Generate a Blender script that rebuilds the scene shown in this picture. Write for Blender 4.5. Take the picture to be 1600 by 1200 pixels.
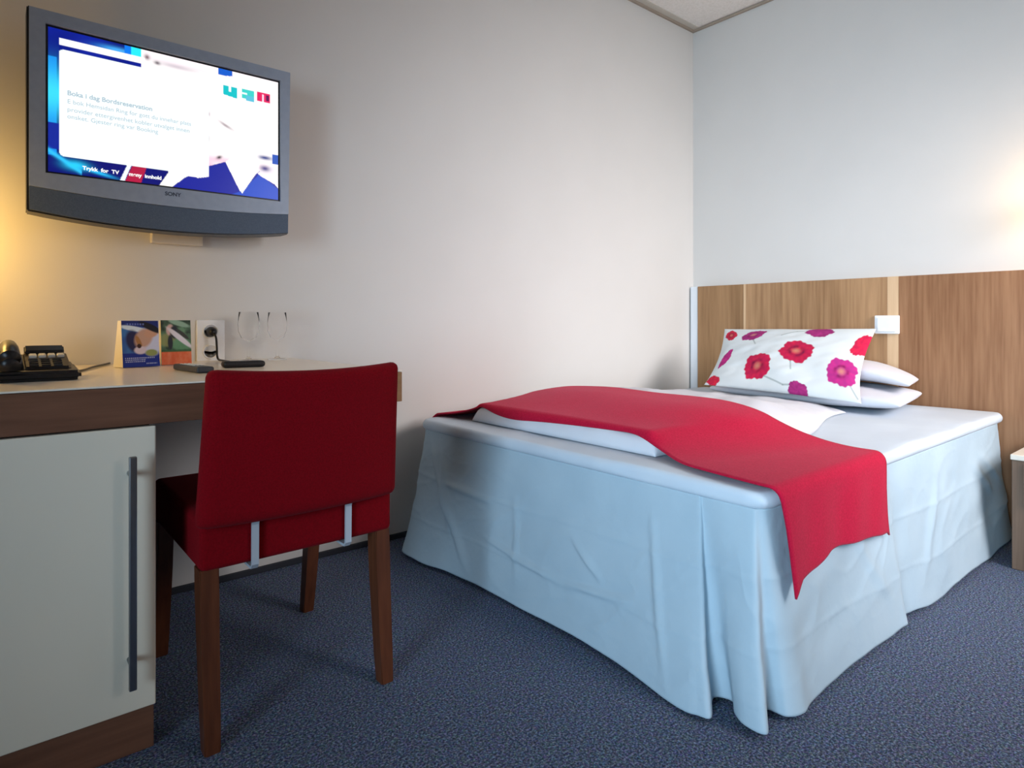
import bpy, bmesh, math, random
import numpy as np
from mathutils import Vector, Matrix

random.seed(4)
rng = np.random.default_rng(7)
C = bpy.context.scene.collection
for o in list(bpy.data.objects):
    bpy.data.objects.remove(o, do_unlink=True)

# ------------------------------------------------------------------ camera, world, light, exposure
def srgb(r, g, b):
    f = lambda c: c / 12.92 if c <= .04045 else ((c + .055) / 1.055) ** 2.4
    return (f(r / 255), f(g / 255), f(b / 255), 1)

scene = bpy.context.scene
cam_data = bpy.data.cameras.new('camera')
cam = bpy.data.objects.new('camera', cam_data)
C.objects.link(cam)
cam.location = (-3.4462, -2.3264, .90)
cam.rotation_euler = (math.radians(90), 0, math.atan2(.7673, .6413) - math.pi / 2)
cam_data.sensor_width = 36
cam_data.lens = 981 / 1600 * 36
cam_data.shift_y = -95 / 1600
cam_data.clip_start = .05
scene.camera = cam

world = bpy.data.worlds.new('world')
scene.world = world
world.use_nodes = True
world.node_tree.nodes['Background'].inputs[0].default_value = (.80, .90, 1, 1)
world.node_tree.nodes['Background'].inputs[1].default_value = 0.05

def area(name, loc, target, sx, sy, power, color, spread=180):
    d = bpy.data.lights.new(name, 'AREA')
    d.shape = 'RECTANGLE'; d.size = sx; d.size_y = sy; d.energy = power; d.color = color; d.spread = math.radians(spread)
    o = bpy.data.objects.new(name, d); C.objects.link(o)
    o.location = loc
    o.rotation_euler = (Vector(target) - Vector(loc)).to_track_quat('-Z', 'Y').to_euler()
    return o
area('window_daylight', (-1.05, -3.66, 1.45), (-.72, -1.4, .5), 1.5, 1.6, 47, (1, .95, .97), 84)
area('rear_daylight_fill', (-5.6, -2.9, 1.20), (0, -1.15, .95), 1.3, 1.6, 29.5, (.58, .80, 1), 64)  # added cool fill for daylight from behind; narrow beam spares the chair

vs = scene.view_settings
vs.view_transform = 'Standard'; vs.look = 'None'; vs.exposure = 0; vs.gamma = 1; vs.use_curve_mapping = False

# ------------------------------------------------------------------ materials
def material(name, col, rough=.6, spec=.5, metal=0, noise=None, bump=None, extra=None):
    """noise=(scale, second colour, detail, stretch xyz); bump=(scale, strength, distance)"""
    m = bpy.data.materials.new(name); m.use_nodes = True
    nt = m.node_tree; p = nt.nodes['Principled BSDF']
    p.inputs['Base Color'].default_value = col
    p.inputs['Roughness'].default_value = rough
    p.inputs['Specular IOR Level'].default_value = spec
    p.inputs['Metallic'].default_value = metal
    tc = nt.nodes.new('ShaderNodeTexCoord')
    def mapped(stretch):
        mp = nt.nodes.new('ShaderNodeMapping'); mp.inputs['Scale'].default_value = stretch
        nt.links.new(tc.outputs['Object'], mp.inputs['Vector']); return mp.outputs['Vector']
    if noise:
        sc, c2, det, st = noise[:4]
        lo, hi = noise[4] if len(noise) > 4 else (.35, .65)
        n = nt.nodes.new('ShaderNodeTexNoise'); n.inputs['Scale'].default_value = sc; n.inputs['Detail'].default_value = det
        nt.links.new(mapped(st), n.inputs['Vector'])
        r = nt.nodes.new('ShaderNodeValToRGB')
        r.color_ramp.elements[0].position = lo; r.color_ramp.elements[1].position = hi
        r.color_ramp.elements[0].color = col; r.color_ramp.elements[1].color = c2
        nt.links.new(n.outputs['Fac'], r.inputs['Fac']); nt.links.new(r.outputs['Color'], p.inputs['Base Color'])
    if bump:
        last = None
        for sc, stg, dist in (bump if isinstance(bump, list) else [bump]):
            n = nt.nodes.new('ShaderNodeTexNoise'); n.inputs['Scale'].default_value = sc; n.inputs['Detail'].default_value = 4
            nt.links.new(tc.outputs['Object'], n.inputs['Vector'])
            b = nt.nodes.new('ShaderNodeBump'); b.inputs['Strength'].default_value = stg; b.inputs['Distance'].default_value = dist
            nt.links.new(n.outputs['Fac'], b.inputs['Height'])
            if last: nt.links.new(last.outputs['Normal'], b.inputs['Normal'])
            last = b
        nt.links.new(last.outputs['Normal'], p.inputs['Normal'])
    if extra:
        for k, v in extra.items(): p.inputs[k].default_value = v
    return m

M = {}
M['wall'] = material('wall_paint', srgb(211, 208, 203), .8, .2, noise=(3, srgb(213, 210, 205), 2, (1, 1, 1)), bump=(160, .06, .002))
M['ceiling'] = material('ceiling_tile', srgb(246, 240, 234), .9, .1, noise=(90, srgb(236, 230, 222), 3, (1, 1, 1)), bump=(120, .2, .003))
M['trim'] = material('ceiling_angle', srgb(205, 198, 186), .6)
M['trim_shadow'] = material('painted_shadow', srgb(165, 150, 134), .8)  # brown tone paints in the shade line between walls and ceiling
M['white_trim'] = material('white_filler', srgb(225, 230, 235), .5)
M['skirting'] = material('dark_skirting', srgb(40, 42, 50), .8)

def carpet_material():
    m = bpy.data.materials.new('carpet'); m.use_nodes = True; nt = m.node_tree; p = nt.nodes['Principled BSDF']
    p.inputs['Roughness'].default_value = .95; p.inputs['Specular IOR Level'].default_value = .1
    tc = nt.nodes.new('ShaderNodeTexCoord')
    n1 = nt.nodes.new('ShaderNodeTexNoise'); n1.inputs['Scale'].default_value = 190; n1.inputs['Detail'].default_value = 5; n1.inputs['Roughness'].default_value = .75
    n2 = nt.nodes.new('ShaderNodeTexVoronoi'); n2.inputs['Scale'].default_value = 210
    for n in (n1, n2): nt.links.new(tc.outputs['Object'], n.inputs['Vector'])
    r = nt.nodes.new('ShaderNodeValToRGB')
    e = r.color_ramp.elements
    e[0].position = .36; e[0].color = srgb(38, 45, 60)
    e[1].position = .66; e[1].color = srgb(178, 191, 216)
    k = e.new(.5); k.color = srgb(92, 104, 128)
    nt.links.new(n1.outputs['Fac'], r.inputs['Fac'])
    mx = nt.nodes.new('ShaderNodeMix'); mx.data_type = 'RGBA'; mx.blend_type = 'MULTIPLY'; mx.inputs['Factor'].default_value = .35
    nt.links.new(r.outputs['Color'], mx.inputs['A']); nt.links.new(n2.outputs['Color'], mx.inputs['B'])
    nt.links.new(mx.outputs['Result'], p.inputs['Base Color'])
    b = nt.nodes.new('ShaderNodeBump'); b.inputs['Strength'].default_value = .8; b.inputs['Distance'].default_value = .006
    nt.links.new(n1.outputs['Fac'], b.inputs['Height']); nt.links.new(b.outputs['Normal'], p.inputs['Normal'])
    return m
M['carpet'] = carpet_material()

def wood(name, dark, light, grain, scale=7.0, rough=.45):
    st = {'x': (.06, 1, 1), 'y': (1, .06, 1), 'z': (1, 1, .05)}[grain]
    m = bpy.data.materials.new(name); m.use_nodes = True; nt = m.node_tree; p = nt.nodes['Principled BSDF']
    p.inputs['Roughness'].default_value = rough; p.inputs['Specular IOR Level'].default_value = .3
    tc = nt.nodes.new('ShaderNodeTexCoord'); mp = nt.nodes.new('ShaderNodeMapping'); mp.inputs['Scale'].default_value = st
    nt.links.new(tc.outputs['Object'], mp.inputs['Vector'])
    n1 = nt.nodes.new('ShaderNodeTexNoise'); n1.inputs['Scale'].default_value = scale; n1.inputs['Detail'].default_value = 6; n1.inputs['Distortion'].default_value = .6
    n2 = nt.nodes.new('ShaderNodeTexNoise'); n2.inputs['Scale'].default_value = scale * 11; n2.inputs['Detail'].default_value = 3
    for n in (n1, n2): nt.links.new(mp.outputs['Vector'], n.inputs['Vector'])
    mix = nt.nodes.new('ShaderNodeMath'); mix.operation = 'MULTIPLY_ADD'; mix.inputs[1].default_value = .35
    nt.links.new(n2.outputs['Fac'], mix.inputs[0]); 
    half = nt.nodes.new('ShaderNodeMath'); half.operation = 'MULTIPLY'; half.inputs[1].default_value = .65
    nt.links.new(n1.outputs['Fac'], half.inputs[0]); nt.links.new(half.outputs[0], mix.inputs[2])
    r = nt.nodes.new('ShaderNodeValToRGB'); r.color_ramp.elements[0].position = .36; r.color_ramp.elements[1].position = .64
    r.color_ramp.elements[0].color = dark; r.color_ramp.elements[1].color = light
    nt.links.new(mix.outputs[0], r.inputs['Fac']); nt.links.new(r.outputs['Color'], p.inputs['Base Color'])
    b = nt.nodes.new('ShaderNodeBump'); b.inputs['Strength'].default_value = .12; b.inputs['Distance'].default_value = .002
    nt.links.new(n2.outputs['Fac'], b.inputs['Height']); nt.links.new(b.outputs['Normal'], p.inputs['Normal'])
    return m
M['hb_left'] = wood('headboard_veneer_narrow', srgb(130, 96, 64), srgb(168, 130, 92), 'z', 6)
M['hb_mid'] = wood('headboard_veneer_streaked', srgb(134, 98, 66), srgb(190, 150, 110), 'z', 5)
M['hb_right'] = wood('headboard_veneer_plain', srgb(124, 84, 55), srgb(164, 122, 88), 'z', 8)
M['hb_strip'] = wood('pale_wood_strip', srgb(200, 164, 126), srgb(222, 190, 152), 'z', 6)
M['desk_wood'] = wood('desk_walnut', srgb(84, 54, 40), srgb(124, 84, 64), 'x', 6)
M['desk_end'] = wood('desk_end_grain', srgb(140, 104, 70), srgb(168, 128, 90), 'y', 6)
M['leg_wood'] = wood('chair_leg_walnut', srgb(70, 36, 22), srgb(104, 58, 35), 'z', 8, .35)
M['ns_wood'] = wood('nightstand_oak', srgb(98, 78, 63), srgb(128, 104, 86), 'z', 8)
M['laminate'] = material('white_laminate', srgb(236, 226, 210), .25, .5, noise=(2, srgb(232, 222, 206), 2, (1, 1, 1)))
M['door'] = material('door_laminate', srgb(230, 220, 202), .4, .4, noise=(2, srgb(227, 217, 198), 2, (1, 1, 1)))
M['ns_top'] = material('nightstand_top', srgb(222, 214, 200), .35)
M['dark_side'] = material('cabinet_carcass', srgb(70, 50, 38), .6)
M['steel'] = material('brushed_steel', srgb(120, 122, 126), .32, .5, 1, noise=(40, srgb(150, 152, 156), 3, (1, 1, .03)))
M['bright_steel'] = material('bright_steel', srgb(200, 208, 218), .4, .5, .35, noise=(30, srgb(190, 196, 204), 3, (1, 1, .03)))
M['chair_red'] = material('chair_wool', srgb(118, 2, 14), .95, .1, noise=(300, srgb(102, 1, 9), 3, (1, 1, 1)), bump=[(420, .35, .002), (14, .1, .01)], extra={'Sheen Weight': .06, 'Sheen Tint': (1, .2, .25, 1)})
M['runner_red'] = material('runner_wool', srgb(188, 22, 58), .95, .1, noise=(220, srgb(170, 15, 48), 3, (1, 1, 1)), bump=[(380, .4, .002), (9, .15, .012)], extra={'Sheen Weight': .15, 'Sheen Tint': (1, .4, .5, 1)})
M['linen'] = material('white_linen', srgb(212, 213, 219), .85, .2, noise=(4, srgb(208, 210, 217), 3, (1, 1, 1)), bump=[(11, .22, .012), (240, .1, .001)])
M['skirt'] = material('skirt_cotton', srgb(174, 193, 204), .85, .2, noise=(5, srgb(168, 188, 200), 3, (1, 1, 1)), bump=[(7, .4, .015), (22, .25, .006), (300, .08, .001)])
M['topper'] = material('topper_cover', srgb(200, 211, 221), .85, .2, noise=(5, srgb(195, 206, 217), 3, (1, 1, 1)), bump=[(12, .25, .01), (260, .1, .001)])
M['plastic_black'] = material('black_plastic', srgb(16, 16, 19), .35, .4, noise=(60, srgb(22, 22, 26), 2, (1, 1, 1)))
M['plastic_dark'] = material('dark_grey_plastic', srgb(44, 46, 50), .4, .4, noise=(60, srgb(38, 40, 44), 2, (1, 1, 1)))
M['plastic_white'] = material('white_plastic', srgb(236, 238, 240), .35, .4, noise=(20, srgb(232, 235, 238), 2, (1, 1, 1)))
M['key'] = material('pale_key', srgb(216, 214, 206), .4, .4)
M['bezel'] = material('silver_bezel', srgb(150, 160, 176), .42, .4, .1, noise=(50, srgb(144, 155, 171), 3, (1, 1, 1)))
M['speaker'] = material('speaker_grille', srgb(88, 100, 116), .6, .3, .1, noise=(400, srgb(78, 90, 106), 1, (1, 1, 1)))
M['logo'] = material('logo_ink', srgb(50, 60, 78), .5)
M['cream'] = material('mount_cream', srgb(214, 204, 188), .5)
M['paper'] = material('white_card', srgb(232, 226, 212), .7)
M['leather'] = material('black_leather', srgb(26, 22, 22), .5, .4, bump=(180, .2, .001))
M['glass'] = material('clear_glass', (1, 1, 1, 1), .02, .5, extra={'Transmission Weight': 1.0, 'IOR': 1.06})
def lamp_shade_material(col, strength):
    m = material('lit_lamp_shade', col, .8, .1)
    p = m.node_tree.nodes['Principled BSDF']
    p.inputs['Emission Color'].default_value = col; p.inputs['Emission Strength'].default_value = strength
    return m
M['shade'] = lamp_shade_material(srgb(255, 222, 165), 1.2)

def attribute_material(name, emission=None, rough=.8, bump=None):
    m = material(name, (1, 1, 1, 1), rough, .2, bump=bump)
    nt = m.node_tree; p = nt.nodes['Principled BSDF']
    a = nt.nodes.new('ShaderNodeAttribute'); a.attribute_name = 'pattern'
    if emission:
        p.inputs['Base Color'].default_value = (.01, .01, .01, 1)
        nt.links.new(a.outputs['Color'], p.inputs['Emission Color']); p.inputs['Emission Strength'].default_value = emission
    else:
        nt.links.new(a.outputs['Color'], p.inputs['Base Color'])
    return m
M['screen'] = attribute_material('tv_picture', emission=1.15, rough=.25)
M['print'] = attribute_material('printed_card', rough=.4)
M['poppies'] = attribute_material('poppy_cotton', rough=.85, bump=[(10, .2, .012), (260, .1, .001)])

# ------------------------------------------------------------------ object helpers
def root_loc(o):
    while o.parent: o = o.parent
    return o.location

def tag(o, label, cat, group=None, kind=None):
    o['label'] = label
    if cat: o['category'] = cat
    if group: o['group'] = group
    if kind: o['kind'] = kind
    return o

def thing(name, label, cat, loc, group=None):
    o = bpy.data.objects.new(name, None); C.objects.link(o); o.location = loc
    o.empty_display_size = .05
    return tag(o, label, cat, group)

def link_mesh(name, me, mat, parent=None, loc=None):
    o = bpy.data.objects.new(name, me); C.objects.link(o)
    if mat: me.materials.append(mat)
    off = Vector(root_loc(parent)) if parent else Vector(loc or (0, 0, 0))
    me.transform(Matrix.Translation(-off))
    if parent: o.parent = parent
    else: o.location = off
    return o

def obj(name, bm, mat, parent=None, loc=None, smooth=False):
    bmesh.ops.recalc_face_normals(bm, faces=bm.faces[:])
    me = bpy.data.meshes.new(name); bm.to_mesh(me); bm.free()
    if smooth: me.polygons.foreach_set('use_smooth', [True] * len(me.polygons))
    return link_mesh(name, me, mat, parent, loc)

def struct(name, bm, mat, label=None, parent=None):
    o = obj(name, bm, mat, parent); o['kind'] = 'structure'
    if label: o['label'] = label
    return o

def box(bm, lo, hi, bevel=0, seg=2):
    t = bmesh.new()
    bmesh.ops.create_cube(t, size=1)
    lo = Vector(lo); hi = Vector(hi)
    for v in t.verts:
        v.co = Vector((lo[i] + (v.co[i] + .5) * (hi[i] - lo[i]) for i in range(3)))
    if bevel: bmesh.ops.bevel(t, geom=t.edges[:], offset=bevel, segments=seg, profile=.5, affect='EDGES')
    me = bpy.data.meshes.new('tmp'); t.to_mesh(me); t.free(); bm.from_mesh(me); bpy.data.meshes.remove(me)
    return bm
def B(lo, hi, bevel=0, seg=2): return box(bmesh.new(), lo, hi, bevel, seg)

def loft(bm, rings, close_ends=True, closed=True):
    vr = [[bm.verts.new(p) for p in r] for r in rings]
    n = len(rings[0])
    for a, b in zip(vr, vr[1:]):
        for i in range(n if closed else n - 1):
            j = (i + 1) % n
            bm.faces.new((a[i], a[j], b[j], b[i]))
    if close_ends:
        bm.faces.new(vr[0][::-1]); bm.faces.new(vr[-1])
    return bm

def lathe(profile, center, n=40):
    bm = bmesh.new(); rings = []
    for r, z in profile:
        rings.append([(center[0] + r * math.cos(2 * math.pi * k / n), center[1] + r * math.sin(2 * math.pi * k / n), center[2] + z) for k in range(n)])
    return loft(bm, rings)

def tube(bm, pts, r, n=10):
    pts = [Vector(p) for p in pts]; rings = []
    for i, p in enumerate(pts):
        d = (pts[min(i + 1, len(pts) - 1)] - pts[max(i - 1, 0)]).normalized()
        a = d.cross(Vector((0, 0, 1)) if abs(d.z) < .9 else Vector((1, 0, 0))).normalized(); b = d.cross(a)
        rr = r[i] if isinstance(r, (list, tuple)) else r
        rings.append([p + a * rr * math.cos(2 * math.pi * k / n) + b * rr * math.sin(2 * math.pi * k / n) for k in range(n)])
    return loft(bm, rings)

def curve_pts(ctrl, n=8):
    """Catmull-Rom through the control points"""
    P = [np.array(c, float) for c in ctrl]; P = [2 * P[0] - P[1]] + P + [2 * P[-1] - P[-2]]; out = []
    for i in range(1, len(P) - 2):
        for k in range(n):
            t = k / n
            out.append(.5 * ((2 * P[i]) + (P[i + 1] - P[i - 1]) * t + (2 * P[i - 1] - 5 * P[i] + 4 * P[i + 1] - P[i + 2]) * t ** 2 + (3 * P[i] - P[i - 1] - 3 * P[i + 1] + P[i + 2]) * t ** 3))
    out.append(P[-2]); return out

def grid_mesh(name, P, mat, parent=None, loc=None, pattern=None, solidify=0, smooth=True):
    """P: (ny, nx, 3) array of points; pattern: (ny, nx, 3) linear colours"""
    ny, nx = P.shape[:2]
    verts = P.reshape(-1, 3)
    idx = np.arange(ny * nx).reshape(ny, nx)
    faces = np.stack([idx[:-1, :-1], idx[:-1, 1:], idx[1:, 1:], idx[1:, :-1]], -1).reshape(-1, 4)
    me = bpy.data.meshes.new(name); me.from_pydata(verts.tolist(), [], faces.tolist()); me.update()
    if smooth: me.polygons.foreach_set('use_smooth', [True] * len(me.polygons))
    if pattern is not None:
        a = me.attributes.new('pattern', 'FLOAT_COLOR', 'POINT')
        a.data.foreach_set('color', np.concatenate([pattern.reshape(-1, 3), np.ones((ny * nx, 1))], 1).astype(np.float32).ravel())
    o = link_mesh(name, me, mat, parent, loc)
    if solidify:
        s = o.modifiers.new('thickness', 'SOLIDIFY'); s.thickness = solidify; s.offset = 0
    return o

def closed_sheet(name, top, bot, mat, parent=None, loc=None, pattern=None, smooth=True):
    """two grids with the same border -> one closed mesh (outer ring of vertices shared)"""
    ny, nx = top.shape[:2]
    me = bpy.data.meshes.new(name)
    it = np.arange(ny * nx).reshape(ny, nx)
    ib = it + ny * nx
    ib[0, :] = it[0, :]; ib[-1, :] = it[-1, :]; ib[:, 0] = it[:, 0]; ib[:, -1] = it[:, -1]
    q = lambda m, r: (np.stack([m[:-1, :-1], m[:-1, 1:], m[1:, 1:], m[1:, :-1]], -1).reshape(-1, 4)[:, ::r])
    faces = np.concatenate([q(it, 1), q(ib, -1)]).tolist()
    verts = np.concatenate([top.reshape(-1, 3), bot.reshape(-1, 3)]).tolist()
    me.from_pydata(verts, [], faces)
    if pattern is not None:
        a = me.attributes.new('pattern', 'FLOAT_COLOR', 'POINT')
        p = pattern.reshape(-1, 3); p = np.concatenate([p, p])
        a.data.foreach_set('color', np.concatenate([p, np.ones((len(p), 1))], 1).astype(np.float32).ravel())
    bm = bmesh.new(); bm.from_mesh(me)
    bmesh.ops.delete(bm, geom=[v for v in bm.verts if not v.link_faces], context='VERTS')
    bmesh.ops.recalc_face_normals(bm, faces=bm.faces[:])
    bm.to_mesh(me); bm.free()
    if smooth: me.polygons.foreach_set('use_smooth', [True] * len(me.polygons))
    return link_mesh(name, me, mat, parent, loc)

def text_mesh(body, size, origin, xaxis, yaxis, mat, bold=0.0, depth=.0004):
    """letters as a mesh standing in the plane xaxis / yaxis; returns mesh in world space"""
    cu = bpy.data.curves.new('letters', 'FONT'); cu.body = body; cu.size = size; cu.extrude = depth; cu.offset = bold
    o = bpy.data.objects.new('letters', cu); C.objects.link(o)
    dg = bpy.context.evaluated_depsgraph_get()
    me = bpy.data.meshes.new_from_object(o.evaluated_get(dg))
    bpy.data.objects.remove(o, do_unlink=True); bpy.data.curves.remove(cu)
    x = Vector(xaxis).normalized(); y = Vector(yaxis).normalized(); z = x.cross(y)
    mt = Matrix((x, y, z)).transposed().to_4x4(); mt.translation = Vector(origin)
    me.transform(mt); me.materials.clear()
    return me

def lin(c): return np.array(srgb(*c)[:3])
def smooth01(t):
    t = np.clip(t, 0, 1); return t * t * (3 - 2 * t)
def edge_round(t):
    t = np.clip(t, 0, 1); return np.sqrt(np.maximum(0, 1 - (1 - t) ** 2))
def vnoise(x, y, seed=0, octaves=3):
    """smooth value noise from sines"""
    r = np.random.default_rng(seed); x, y = np.broadcast_arrays(np.asarray(x, float), np.asarray(y, float)); out = np.zeros(x.shape); amp = 1.0
    for o in range(octaves):
        for k in range(4):
            a = r.uniform(0, 2 * math.pi); f = (1.7 ** o) * r.uniform(.7, 1.4); ph = r.uniform(0, 6.28)
            out += amp * np.sin(2 * math.pi * f * (x * math.cos(a) + y * math.sin(a)) + ph) / 4
        amp *= .55
    return out

# ------------------------------------------------------------------ the room
HX, HY, HZ = -6.0, -3.7, 2.762
struct('floor', B((HX, HY, -.05), (.12, .12, 0)), M['carpet'], 'blue-grey speckled carpet floor')
struct('ceiling', B((HX, HY, HZ), (.12, .12, HZ + .08)), M['ceiling'], 'pale suspended ceiling')
struct('wall_left', B((HX, 0, 0), (.12, .12, HZ)), M['wall'], 'cream wall behind the television and desk')
struct('wall_back', B((0, HY, 0), (.12, 0, HZ)), M['wall'], 'pale wall behind the headboard')
struct('wall_right', B((HX, HY - .12, 0), (.12, HY, HZ)), M['wall'])
bm = B((HX, -.012, HZ - .018), (0, 0, HZ - .004)); struct('trim_1', bm, M['trim_shadow'], 'painted shadow strip along the left wall under the ceiling')
bm = B((-.012, HY, HZ - .018), (0, -.012, HZ - .004)); struct('trim_2', bm, M['trim_shadow'], 'painted shadow strip along the back wall under the ceiling')
bm = B((HX, -.05, HZ - .004), (0, -.0, HZ)); struct('trim_3', bm, M['trim'], 'pale ceiling edge strip along the left wall')
struct('baseboard_left', B((-3.9, -.012, 0), (0, 0, .022), .003), M['skirting'], 'dark low skirting along the left wall')
struct('baseboard_back', B((-.012, HY, 0), (0, -.012, .035), .003), M['skirting'])

# ------------------------------------------------------------------ headboard
hb = thing('headboard', 'wide brown wood veneer headboard with pale vertical strips behind the bed', 'headboard', (-.03, -1.3, 0))
HBZ = 1.128
obj('filler_strip', B((-.045, -.062, .02), (-.001, -.012, HBZ), .002), M['white_trim'], hb)['label'] = 'narrow white filler strip at the wall corner'
obj('panel', B((-.05, -.376, .02), (-.001, -.066, HBZ), .0015), M['hb_left'], hb)
obj('panel', B((-.05, -1.142, .02), (-.001, -.39, HBZ), .0015), M['hb_mid'], hb)
obj('panel', B((-.05, -2.75, .02), (-.001, -1.19, HBZ), .0015), M['hb_right'], hb)
obj('inlay_strip', B((-.05, -.39, .02), (-.001, -.376, HBZ)), M['hb_strip'], hb)['label'] = 'thin pale wood strip'
obj('inlay_strip', B((-.05, -1.19, .02), (-.001, -1.142, HBZ)), M['hb_strip'], hb)['label'] = 'broad pale wood strip'
sw = thing('switch_plate', 'small square white switch plate on the headboard above the pillows', 'light switch', (-.05, -1.143, .85))
obj('frame', B((-.066, -1.197, .848), (-.0505, -1.088, .938), .004), M['plastic_white'], sw)
obj('rocker', B((-.073, -1.185, .858), (-.066, -1.102, .928), .003), M['plastic_white'], sw)

# ------------------------------------------------------------------ bed
bed = thing('bed', 'bed with pale blue box-pleated skirt and thin mattress topper against the headboard', 'bed', (-1.1, -.87, 0))
BX0, BX1, BY0, BY1 = -2.10, -.075, -1.60, -.14     # foot, head, near side, wall side
obj('base', B((BX0 + .05, BY0 + .04, .05), (BX1, BY1 - .03, .452), .02), M['skirt'], bed)

def edge_coords(a, b, r, n):
    e = r * np.array([0, .03, .1, .22, .4, .65, 1.0])
    return np.concatenate([a + e, np.linspace(a + r, b - r, n)[1:-1], (b - e)[::-1]])

def slab(name, x0, x1, y0, y1, z0, z1, r, mat, parent=None, wob=.003, seed=1, n=70):
    xs = edge_coords(x0, x1, r, n); ys = edge_coords(y0, y1, r, n)
    X, Y = np.meshgrid(xs, ys)
    # round the plan corners a little
    cx = np.clip(X, x0 + .05, x1 - .05); cy = np.clip(Y, y0 + .05, y1 - .05)
    dx, dy = X - cx, Y - cy; rad = np.maximum(np.abs(dx), np.abs(dy)); L = np.hypot(dx, dy)
    k = np.where(L > 1e-6, rad / np.maximum(L, 1e-6), 1)
    Xr, Yr = cx + dx * k, cy + dy * k
    d = np.minimum(np.minimum(X - x0, x1 - X), np.minimum(Y - y0, y1 - Y))
    t = edge_round(d / r); mid = (z0 + z1) / 2; h = (z1 - z0) / 2
    w = wob * vnoise(X * 2.2, Y * 2.2, seed)
    Z1 = mid + h * t + w * t; Z0 = mid - h * t + .2 * w * (1 - t)
    # edge line waves slightly in plan
    ex = 1.5 * wob * vnoise(X * 3, Y * 3, seed + 5) * (1 - t)
    top = np.stack([Xr + ex, Yr + ex, Z1], -1); bot = np.stack([Xr + ex, Yr + ex, Z0], -1)
    return closed_sheet(name, top, bot, mat, parent)
slab('topper', BX0 - .012, BX1, BY0 - .014, BY1, .473, .515, .018, M['topper'], bed, .0035, 3)

# --- skirt: hem path and the matching points along the mattress edge
hem = [((-2.09, -.10), (-2.06, -.15)), ((-2.200, -.165), (-2.098, -.155)), ((-2.215, -.296), (-2.10, -.28)), ((-2.186, -.463), (-2.10, -.45)), ((-2.170, -.666), (-2.10, -.65)),
       ((-2.169, -.890), (-2.10, -.87)), ((-2.171, -1.083), (-2.10, -1.05)), ((-2.179, -1.230), (-2.10, -1.18)), ((-2.200, -1.372), (-2.10, -1.30)),
       ((-2.213, -1.465), (-2.10, -1.38)), ((-2.210, -1.503), (-2.10, -1.42)), ((-2.197, -1.530), (-2.102, -1.44)), ((-2.128, -1.492), (-2.096, -1.438)),
       ((-2.108, -1.530), (-2.098, -1.46)), ((-2.150, -1.562), (-2.10, -1.50)), ((-2.170, -1.600), (-2.10, -1.55)), ((-2.158, -1.642), (-2.102, -1.582)),
       ((-2.080, -1.598), (-2.094, -1.584)), ((-2.066, -1.640), (-2.085, -1.598)), ((-2.022, -1.656), (-2.05, -1.602)), ((-1.95, -1.645), (-1.97, -1.602)), ((-1.80, -1.640), (-1.80, -1.602)),
       ((-1.62, -1.642), (-1.62, -1.602)), ((-1.425, -1.648), (-1.44, -1.602)), ((-1.362, -1.652), (-1.38, -1.604)), ((-1.315, -1.618), (-1.372, -1.598)), ((-1.27, -1.630), (-1.29, -1.602)),
       ((-1.136, -1.650), (-1.14, -1.602)), ((-.80, -1.658), (-.80, -1.602)), ((-.46, -1.660), (-.46, -1.602)), ((-.15, -1.655), (-.15, -1.602)), ((-.085, -1.60), (-.085, -1.58))]
hp = np.array(curve_pts([h[0] for h in hem], 20)); tp = np.array(curve_pts([h[1] for h in hem], 20))
nz = 90
def soften(path, k):
    q = np.pad(path, ((k, k), (0, 0)), 'edge')
    return np.stack([np.convolve(q[:, i], np.ones(2 * k + 1) / (2 * k + 1), 'valid') for i in (0, 1)], 1)
tp = soften(tp, 14); hs = soften(hp, 22)
W = np.linspace(0, 1, nz)[:, None]
seg = np.r_[0, np.cumsum(np.hypot(*np.diff(tp, axis=0).T))]
flare = W ** 1.25
fold = W ** .8
hx = hs[None, :, 0] + (hp - hs)[None, :, 0] * fold; hy = hs[None, :, 1] + (hp - hs)[None, :, 1] * fold
PX = tp[None, :, 0] * (1 - flare) + hx * flare
PY = tp[None, :, 1] * (1 - flare) + hy * flare
PZ = np.repeat(.476 * (1 - W) + .012 * W, len(tp), 1)
PZ += .006 * W * vnoise(seg[None, :] * 2.5, W * 0 + .3, 8)
S2 = np.repeat(seg[None, :], nz, 0); T2 = np.repeat(W, len(tp), 1)
wr = .0045 * vnoise(S2 * 1.6 + T2 * .9, T2 * 1.1, 21, 4)
# sharp creases pressed into the cotton
for sd, fs, amp in ((51, 1.3, .0045), (52, 2.4, .0032), (53, 4.2, .0020)):
    q = vnoise(S2 * fs + .35 * T2 * fs, T2 * fs * .75, sd, 2)
    wr += amp * np.exp(-np.abs(q) / .10) * (.5 + .5 * np.tanh(2 * vnoise(S2 * 1.1, T2 * .8, sd + 9, 1)))
for t0, am in ((.36, .0030), (.70, .0026)):                      # fold lines left by the laundry
    wr += am * np.exp(-np.abs(T2 - t0 - .02 * np.sin(S2 * 3)) / .012)
def ridge(s0, t0, s1, t1, width, amp):
    dx, dt = s1 - s0, (t1 - t0) * .45; px, pt = S2 - s0, (T2 - t0) * .45
    L2 = dx * dx + dt * dt; u = np.clip((px * dx + pt * dt) / L2, 0, 1)
    d = np.hypot(px - u * dx, pt - u * dt)
    return 1.4 * amp * np.exp(-(d / width) ** 2) * np.sin(np.pi * np.clip(u, .02, .98)) ** .5
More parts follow.
